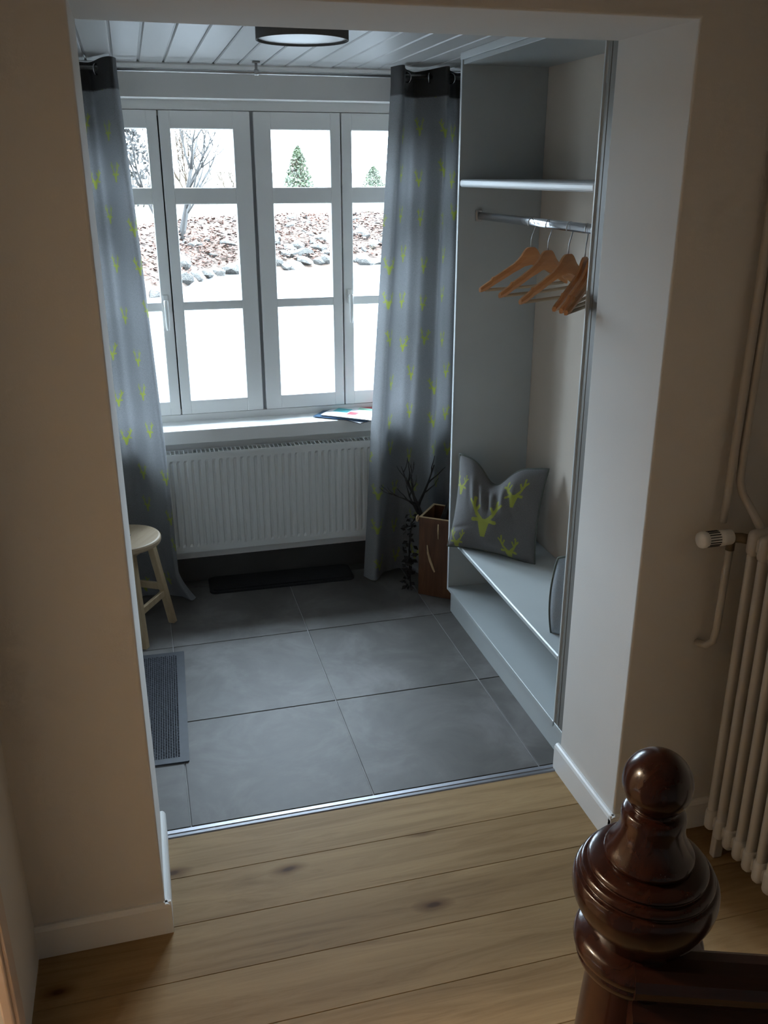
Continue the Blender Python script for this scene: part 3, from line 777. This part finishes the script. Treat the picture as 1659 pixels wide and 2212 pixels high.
MT['p_green'] = mat('mint_print', (.28, .60, .42), .3, .1, 8)
MT['p_dark'] = mat('dark_print', (.06, .06, .065), .3, .2, 12)
mz = .802
magazine('dark magazine at the bottom of the pile on the sill', (.395, 1.315, mz), .55, [], 'p_dark', .004)
magazine('blue edged magazine in the middle of the pile on the sill', (.365, 1.320, mz+.0045), .95, [(-.09, .0, -.12, .1, 'p_white')], 'p_blue', .004)
magazine('red magazine showing behind the top one in the sill pile', (.455, 1.325, mz+.009), .80, [], 'p_red', .003)
magazine('white magazine with teal print on top of the sill pile', (.400, 1.300, mz+.0125), .90, [(-.02, .05, .04, .12, 'p_teal'), (.06, .095, -.08, .02, 'p_green'), (-.05, .0, -.02, .03, 'p_red')], 'p_white', .004)

# ================================================================== WOODEN BOX WITH BRANCH
ang = math.radians(-38)
wb_ = thing('wooden_box', 'tall reddish brown wooden box between curtain and coat closet', 'box', (.595, .831, 0), ang)
bw_, bd_, bh_, t_ = .235, .20, .408, .011
bm = bmesh.new(); bx(bm, 0, bw_, 0, t_, .002, bh_, .0015, 1); fp = finish('front_board', bm, 'boxwood', wb_)
for nm, c in (('side_board', (0, t_, t_, bd_-t_)), ('side_board', (bw_-t_, bw_, t_, bd_-t_)), ('back_board', (0, bw_, bd_-t_, bd_))):
    bm = bmesh.new(); bx(bm, c[0], c[1], c[2], c[3], .002, bh_, .0015, 1); finish(nm, bm, 'boxwood', wb_)
bm = bmesh.new(); bx(bm, t_, bw_-t_, t_, bd_-t_, .01, .022); finish('bottom_board', bm, 'boxwood', wb_)
bm = bmesh.new()
for b in ((0, bw_, 0, t_), (0, bw_, bd_-t_, bd_), (0, t_, t_, bd_-t_), (bw_-t_, bw_, t_, bd_-t_)): bx(bm, *b, bh_-.0005, bh_+.0022)
finish('bare_rim', bm, 'boxedge', wb_)
bm = bmesh.new(); tube(bm, [(.045, -.002, .27), (.05, -.003, .23), (.062, -.003, .19), (.078, -.003, .15), (.085, -.002, .135)], [.003, .0055, .0065, .0055, .004], 8); finish('curved_inlay', bm, 'boxedge', fp)
bm = bmesh.new(); tube(bm, [(.098, -.001, .385), (.099, -.002, .35), (.1, -.001, .31)], [.003, .0045, .003], 8); finish('short_inlay', bm, 'boxedge', fp)
bm = bmesh.new(); tube(bm, [(-.012, .012+.014*math.sin(a), bh_-.012+.014*math.cos(a)) for a in np.linspace(0, 2*PI, 14)], .004, 8, False); finish('rope_loop', bm, 'boxedge', wb_, True)
br = thing('dried_branch', 'dark dried branch standing in the tall wooden box', 'branch', (.70, .86, .024))
rb = random.Random(3)
bm = bmesh.new()
def limb(p_, d, L, r, depth):
    pts_ = [Vector(p_)]; d = Vector(d).normalized()
    for i in range(5):
        d = (d+Vector((rb.uniform(-.25, .25), rb.uniform(-.25, .25), rb.uniform(-.05, .2)))).normalized(); pts_.append(pts_[-1]+d*L/5)
    tube(bm, pts_, [r*(1-.14*i) for i in range(6)], 7)
    if depth:
        for _ in range(3): limb(pts_[rb.randint(2, 5)], d+Vector((rb.uniform(-.9, .9), rb.uniform(-.7, .7), rb.uniform(-.2, .6))), L*.5, r*.5, depth-1)
limb((0, 0, 0), (.02, .03, 1), .50, .017, 2); limb((-.02, 0, .2), (-.20, .10, 1), .30, .012, 2); limb((.01, .01, .3), (.45, .1, .9), .30, .014, 1)
finish('stem', bm, 'twig', br)
# dark dried garland hanging down the box's left side
gd = thing('dried_garland', 'dark dried leaf garland hanging left of the wooden box', 'garland', (.575, .865, .0))
bm = bmesh.new(); tube(bm, [(.03, .0, .41), (-.005, .012, .36), (-.012, .02, .22), (-.005, .02, .05), (0.0, .01, .004)], .004, 6); finish('cord', bm, 'twig', gd)
bm = bmesh.new()
for i in range(70):
    z = rb.uniform(.02, .40); c = Vector((-.008+rb.uniform(-.022, .016), .018+rb.uniform(-.02, .02), z))
    a = Vector((rb.uniform(-1, 1), rb.uniform(-1, 1), rb.uniform(-1, .6))).normalized(); b = a.orthogonal().normalized()*.010; n_ = a.cross(b)*.3
    vs = [bm.verts.new(c), bm.verts.new(c+a*.016+b+n_), bm.verts.new(c+a*.034), bm.verts.new(c+a*.016-b+n_)]
    bm.faces.new(vs)
o = finish('dried_leaves', bm, 'twig', gd); o['kind'] = 'stuff'

# ================================================================== HALL COLUMN RADIATOR
hr = thing('column_radiator', 'old white column radiator along the right hall wall', 'radiator', (.90, -1.10, 0))
sec = None; npit = 20
for i in range(npit):
    yy = -.022-i*.0455
    if sec is None:
        bm = bmesh.new()
        # a stack of three rounded columns joined at top and bottom
        for cx_ in (.0, .055, .11):
            bx(bm, cx_+.004, cx_+.040, -.0125, .0125, .14, 1.0, .012, 3)
        bx(bm, .0, .155, -.018, .018, .085, .165, .017, 3); bx(bm, .0, .155, -.018, .018, .985, 1.062, .017, 3)
        bx(bm, .012, .143, -.0228, .0228, .10, .145, .008, 2); bx(bm, .012, .143, -.0228, .0228, 1.0, 1.045, .008, 2)
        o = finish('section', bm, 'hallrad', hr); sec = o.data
        for p_ in sec.polygons: p_.use_smooth = True
    else:
        o = bpy.data.objects.new('section', sec); COL.objects.link(o); o.parent = hr
    o.location = (0, yy, 0)
for yy in (-.045, -.84):
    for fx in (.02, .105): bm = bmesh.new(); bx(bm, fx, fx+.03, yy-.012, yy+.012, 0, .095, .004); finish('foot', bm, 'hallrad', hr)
vb = bmesh.new(); tube(vb, [(.03, .0, 1.022), (.012, .022, 1.022), (-.005, .034, 1.02), (-.02, .034, 1.02)], .014, 12); tube(vb, [(-.012, .034, 1.03), (-.012, .034, .985)], .012, 12)
vbo = finish('valve_body', vb, 'brass', hr)
bm = bmesh.new()
lathe(bm, [(0, 0), (.020, 0), (.0215, .004), (.0215, .022), (.0225, .024), (.0225, .036), (.0205, .040), (.0205, .076), (.0225, .080), (.023, .09), (.021, .096), (0, .097)], 36, Matrix.Translation((-.014, .034, 1.024)) @ Matrix.Rotation(-PI/2, 4, 'Y'), 0, False)
vh = finish('valve_head', bm, 'plastic', hr)
bm = bmesh.new()
for q in range(18):
    a = 2*PI*q/18; M_ = Matrix.Translation((-.014, .034, 1.024)) @ Matrix.Rotation(-PI/2, 4, 'Y') @ Matrix.Rotation(a, 4, 'Z')
    bx(bm, .0195, .0222, -.0012, .0012, .042, .075, 0, 1, M_)
finish('grip_rib', bm, 'mat_rubber', vh)['kind'] = 'stuff'
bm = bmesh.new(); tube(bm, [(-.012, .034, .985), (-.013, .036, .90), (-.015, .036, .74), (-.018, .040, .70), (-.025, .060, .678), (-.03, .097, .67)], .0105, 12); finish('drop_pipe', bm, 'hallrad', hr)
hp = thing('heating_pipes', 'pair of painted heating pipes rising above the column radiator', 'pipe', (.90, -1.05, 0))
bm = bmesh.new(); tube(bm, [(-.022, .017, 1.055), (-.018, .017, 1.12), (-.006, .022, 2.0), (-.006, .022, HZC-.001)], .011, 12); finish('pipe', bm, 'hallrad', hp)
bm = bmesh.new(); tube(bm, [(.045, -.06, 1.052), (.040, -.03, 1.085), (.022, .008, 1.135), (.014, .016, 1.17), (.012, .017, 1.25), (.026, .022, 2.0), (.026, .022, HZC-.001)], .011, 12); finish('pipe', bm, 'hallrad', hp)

# ================================================================== NEWEL POST AND HANDRAIL
NPX, NPY = -.026, -2.174
nw = thing('newel_post', 'dark mahogany newel post with turned ball finial in the foreground', 'newel post', (NPX, NPY, 0))
zb = 1.219
def dense(pr, n=4):
    """Catmull-Rom through profile points"""
    P_ = [np.array(q, float) for q in pr]; out = []
    for i in range(len(P_)-1):
        p0, p1, p2, p3 = P_[max(i-1, 0)], P_[i], P_[i+1], P_[min(i+2, len(P_)-1)]
        for t in np.linspace(0, 1, n, endpoint=False):
            out.append(tuple(.5*((2*p1)+(-p0+p2)*t+(2*p0-5*p1+4*p2-p3)*t*t+(-p0+3*p1-3*p2+p3)*t**3)))
    out.append(tuple(P_[-1])); return out
ball = [(.0446*math.cos(a), zb+.0446*math.sin(a)) for a in np.linspace(PI/2, -PI/2+.72, 22)]
bm = bmesh.new(); lathe(bm, [(max(r, 1e-4), z) for r, z in ball], 64); finish('ball', bm, 'mahog', nw, True)
bell = dense([(.0300, zb-.0340), (.0300, zb-.0375), (.0385, zb-.042), (.0415, zb-.050), (.0415, zb-.062), (.0435, zb-.076), (.050, zb-.092), (.0575, zb-.104), (.0580, zb-.112), (.054, zb-.118)])
bm = bmesh.new(); lathe(bm, bell, 64); finish('bell', bm, 'mahog', nw, True)
disc = dense([(.052, zb-.114), (.066, zb-.117), (.0755, zb-.121), (.0785, zb-.126), (.0765, zb-.131), (.0845, zb-.133), (.0885, zb-.139), (.0865, zb-.144), (.0925, zb-.147), (.0955, zb-.157), (.0955, zb-.170), (.092, zb-.186), (.083, zb-.206), (.072, zb-.224), (.0655, zb-.236)], 5)
bm = bmesh.new(); lathe(bm, disc, 64); finish('cup', bm, 'mahog', nw, True)
ring = dense([(.0640, zb-.234), (.071, zb-.238), (.083, zb-.246), (.0875, zb-.258), (.086, zb-.268), (.0825, zb-.272), (.0835, zb-.279), (.080, zb-.289), (.072, zb-.296), (.0675, zb-.302)], 5)
bm = bmesh.new(); lathe(bm, ring, 64); finish('collar', bm, 'mahog', nw, True)
shaft = dense([(.0640, zb-.300), (.0655, zb-.33), (.070, zb-.40), (.074, zb-.48), (.074, zb-.56), (.068, zb-.66), (.056, zb-.80), (.052, zb-.90), (.060, .22), (.07, .17), (.075, .15)], 6)
bm = bmesh.new(); lathe(bm, shaft, 64); finish('shaft', bm, 'mahog', nw, True)
bm = bmesh.new(); bx(bm, -.085, .085, -.085, .085, 0, .155, .006); finish('base_block', bm, 'mahog', nw)
rdir = Vector((.94, -.34, 0)).normalized(); ra_ = math.atan2(rdir.y, rdir.x)
hd = thing('handrail', 'moulded dark mahogany handrail running right from the newel post', 'handrail', (NPX-.025, NPY-.050, .028), ra_)
prof_r = [(-.018, .953), (.0, .957), (.018, .953), (.030, .944), (.035, .930), (.033, .917), (.026, .908), (.024, .900), (.030, .894), (.040, .886), (.043, .872), (.041, .852), (.034, .846), (-.034, .846), (-.041, .852), (-.043, .872), (-.040, .886), (-.030, .894), (-.024, .900), (-.026, .908), (-.033, .917), (-.035, .930), (-.030, .944)]
bm = bmesh.new(); prism(bm, prof_r, -.012, 1.15, 'x'); finish('rail', bm, 'mahog_x', hd)

# ================================================================== OUTDOORS
ext = lambda o, l, c, g=None, k=None: tag(o, l, c, g, k)
bm = bmesh.new(); prism(bm, [(-45, -.9), (-1.62, -.9), (-1.62, 1.66), (45, 1.66), (45, 20), (-45, 20)], -.3, -.05, 'z')
tag(finish('road', bm, 'asphalt'), 'pale paved yard outside the window', 'road', None, 'structure')
st(box('added_overhang', -6, 6, 1.64, 2.45, 2.72, 2.86, 'bark'), 'dark unseen overhang added above the window to cut steep sky light', 'roof')  # out of view, added to keep steep sky light off the entry floor
# bank profile along an oblique base line
def base_y(x): return float(np.interp(x, [-8, -.5, 1.0, 3.1, 4.7, 12], [9.5, 13.0, 16.6, 17.7, 18.2, 19.5]))
nxb, nyb = 90, 26
V = np.zeros((nyb, nxb, 3))
for i, x in enumerate(np.linspace(-9, 16, nxb)):
    for j, t in enumerate(np.linspace(0, 1, nyb)):
        V[j, i] = (x, base_y(x)-.3+t*4.2, -.12+1.02*min(1, t*1.5)**.85+.05*math.sin(3.1*x+7*t)*(t > 0))
grid_mesh('bank', V, nxb, nyb, 'bank')
tag(bpy.data.objects['bank'], 'leaf covered earth bank across the yard', 'bank', None, 'structure')
V = np.zeros((20, 60, 3))
for i, x in enumerate(np.linspace(-30, 45, 60)):
    for j, t in enumerate(np.linspace(0, 1, 20)):
        V[j, i] = (x, base_y(x)+3.6+t*50, .84+1.15*t+.05*math.sin(x*.8+9*t))
tag(grid_mesh('lawn', V, 60, 20, 'grass'), 'pale yellow green grass rising behind the rocky bank', 'lawn', None, 'structure')
# rocks
def rock(seed, s):
    r_ = random.Random(seed); bm = bmesh.new(); bmesh.ops.create_icosphere(bm, subdivisions=2, radius=1)
    ax = [Vector((r_.uniform(-1, 1), r_.uniform(-1, 1), r_.uniform(-1, 1))).normalized() for _ in range(7)]
    cut = [r_.uniform(.55, .85) for _ in ax]
    for v in bm.verts:
        for a, c in zip(ax, cut):
            d = v.co.dot(a)
            if d > c: v.co -= a*(d-c)
        v.co.x *= 1.35; v.co.z *= .75
    return bm
protos = []
rk = random.Random(11)
def bank_z(x, y):
    t = (y-base_y(x)+.3)/4.2
    return -.12+1.02*min(1, max(0, t)*1.5)**.85
kinds = [('pale grey', 'rock'), ]
cnt = 0
pos_r = []
for i in range(24): pos_r.append((-1.2+i*.29+rk.uniform(-.06, .06), .0+rk.uniform(-.1, .18), rk.uniform(.13, .23)))
for i in range(40): pos_r.append((rk.uniform(-1.2, 5.6), rk.uniform(.4, 1.5), rk.uniform(.09, .2)))
for i in range(24): pos_r.append((rk.uniform(-1.2, 5.6), rk.uniform(1.4, 2.8), rk.uniform(.07, .15)))
for i, (x, dy, s_) in enumerate(pos_r):
    y = base_y(x)+dy-.1; z = bank_z(x, y)
    if len(protos) < 8:
        o = finish('rock', rock(i, 1), 'rock'); protos.append(o)
    else:
        o = bpy.data.objects.new('rock', protos[i % 8].data); COL.objects.link(o)
    o.location = (x, y, z+s_*.2); o.scale = (s_, s_, s_); o.rotation_euler = (rk.uniform(-.3, .3), rk.uniform(-.3, .3), rk.uniform(0, 6.3))
    tag(o, 'grey rock in the leafy bank seen through the window panes', 'rock', 'rocks on the bank outside')
# leaf litter
bm = bmesh.new()
for i in range(7000):
    x = rk.uniform(-1.6, 6.5); y = base_y(x)+rk.uniform(.1, 3.3); z = bank_z(x, y)+.03+rk.uniform(0, .05)
    a = rk.uniform(0, 6.3); s_ = rk.uniform(.035, .075); tx_, ty_ = math.cos(a)*s_, math.sin(a)*s_
    q = [(x+tx_, y+ty_, z+rk.uniform(-.02, .04)), (x-ty_*.6, y+tx_*.6, z+.01), (x-tx_, y-ty_, z+rk.uniform(-.02, .04)), (x+ty_*.6, y-tx_*.6, z)]
    bm.faces.new([bm.verts.new(c) for c in q])
tag(finish('leaf_litter', bm, 'leaf'), 'rusty fallen leaves lying between the rocks', 'leaves', None, 'stuff')
# bare shrub with a trunk in the left panes
def twigs(bm, p_, d, L, r, depth, rr, spread=.7, kids=3):
    pts_ = [Vector(p_)]; d = Vector(d).normalized()
    for i in range(4):
        d = (d+Vector((rr.uniform(-.16, .16), rr.uniform(-.16, .16), rr.uniform(-.04, .14)))).normalized(); pts_.append(pts_[-1]+d*L/4)
    tube(bm, pts_, [r*(1-.17*i) for i in range(5)], 5)
    if depth:
        for _ in range(kids): twigs(bm, pts_[rr.randint(2, 4)], d+Vector((rr.uniform(-spread, spread), rr.uniform(-spread, spread), rr.uniform(-.1, .5))), L*.62, r*.55, depth-1, rr, spread, kids)
def shrub(name, label, loc, hgt, m, seed, kids=4, r0=.035, leaves=0, lm=None, crown=.8):
    s_ = thing(name, label, 'shrub', loc)
    rr = random.Random(seed); bm = bmesh.new()
    for q in range(4): twigs(bm, (rr.uniform(-.12, .12), rr.uniform(-.1, .1), -.05), (rr.uniform(-.4, .4), rr.uniform(-.4, .4), 1), hgt*.55, r0, 3, rr, .8, kids)
    finish('branches', bm, m, s_)
    if leaves:
        bm = bmesh.new()
        for i in range(leaves):
            z = rr.uniform(.02, 1); w_ = crown*(1-z)**.7*hgt*.5+.02; a = rr.uniform(0, 6.3); q_ = math.sqrt(rr.random())*w_
            c = Vector((math.cos(a)*q_, math.sin(a)*q_, z*hgt)); e_ = Vector((rr.uniform(-1, 1), rr.uniform(-1, 1), rr.uniform(-.5, 1))).normalized()*.06*hgt/1.4; f_ = e_.orthogonal().normalized()*.03*hgt/1.4
            bm.faces.new([bm.verts.new(c-e_), bm.verts.new(c+f_), bm.verts.new(c+e_), bm.verts.new(c-f_)])
        o = finish('foliage', bm, lm, s_); o['kind'] = 'stuff'
    return s_
shrub('bare_tree', 'bare grey tree at the left end of the rocky bank', (.33, 17.0, .5), 3.0, 'bark', 5, 3, .05)
shrub('brown_shrub', 'bare brown shrub on the grass in the upper left pane', (1.5, 30, 1.05), 2.7, 'shrub_b', 8, 5, .034)
shrub('brown_shrub', 'smaller bare shrub right of the brown one on the grass', (3.0, 31, 1.05), 1.5, 'shrub_b', 9, 4, .022)
shrub('evergreen_shrub', 'green evergreen shrub standing in the upper middle pane', (5.2, 30, 1.05), 1.75, 'shrub_b', 12, 3, .02, 1300, 'shrub_g', .75)
shrub('evergreen_shrub', 'small green bush at the foot of the upper right pane', (7.95, 30.2, 1.05), 1.12, 'shrub_b', 13, 2, .012, 1400, 'shrub_g', 1.1)
shrub('grey_shrub', 'dark twiggy bush behind the left curtain edge', (-.35, 25, .95), 2.3, 'bark', 15, 3, .02, 300, 'bark', .7)
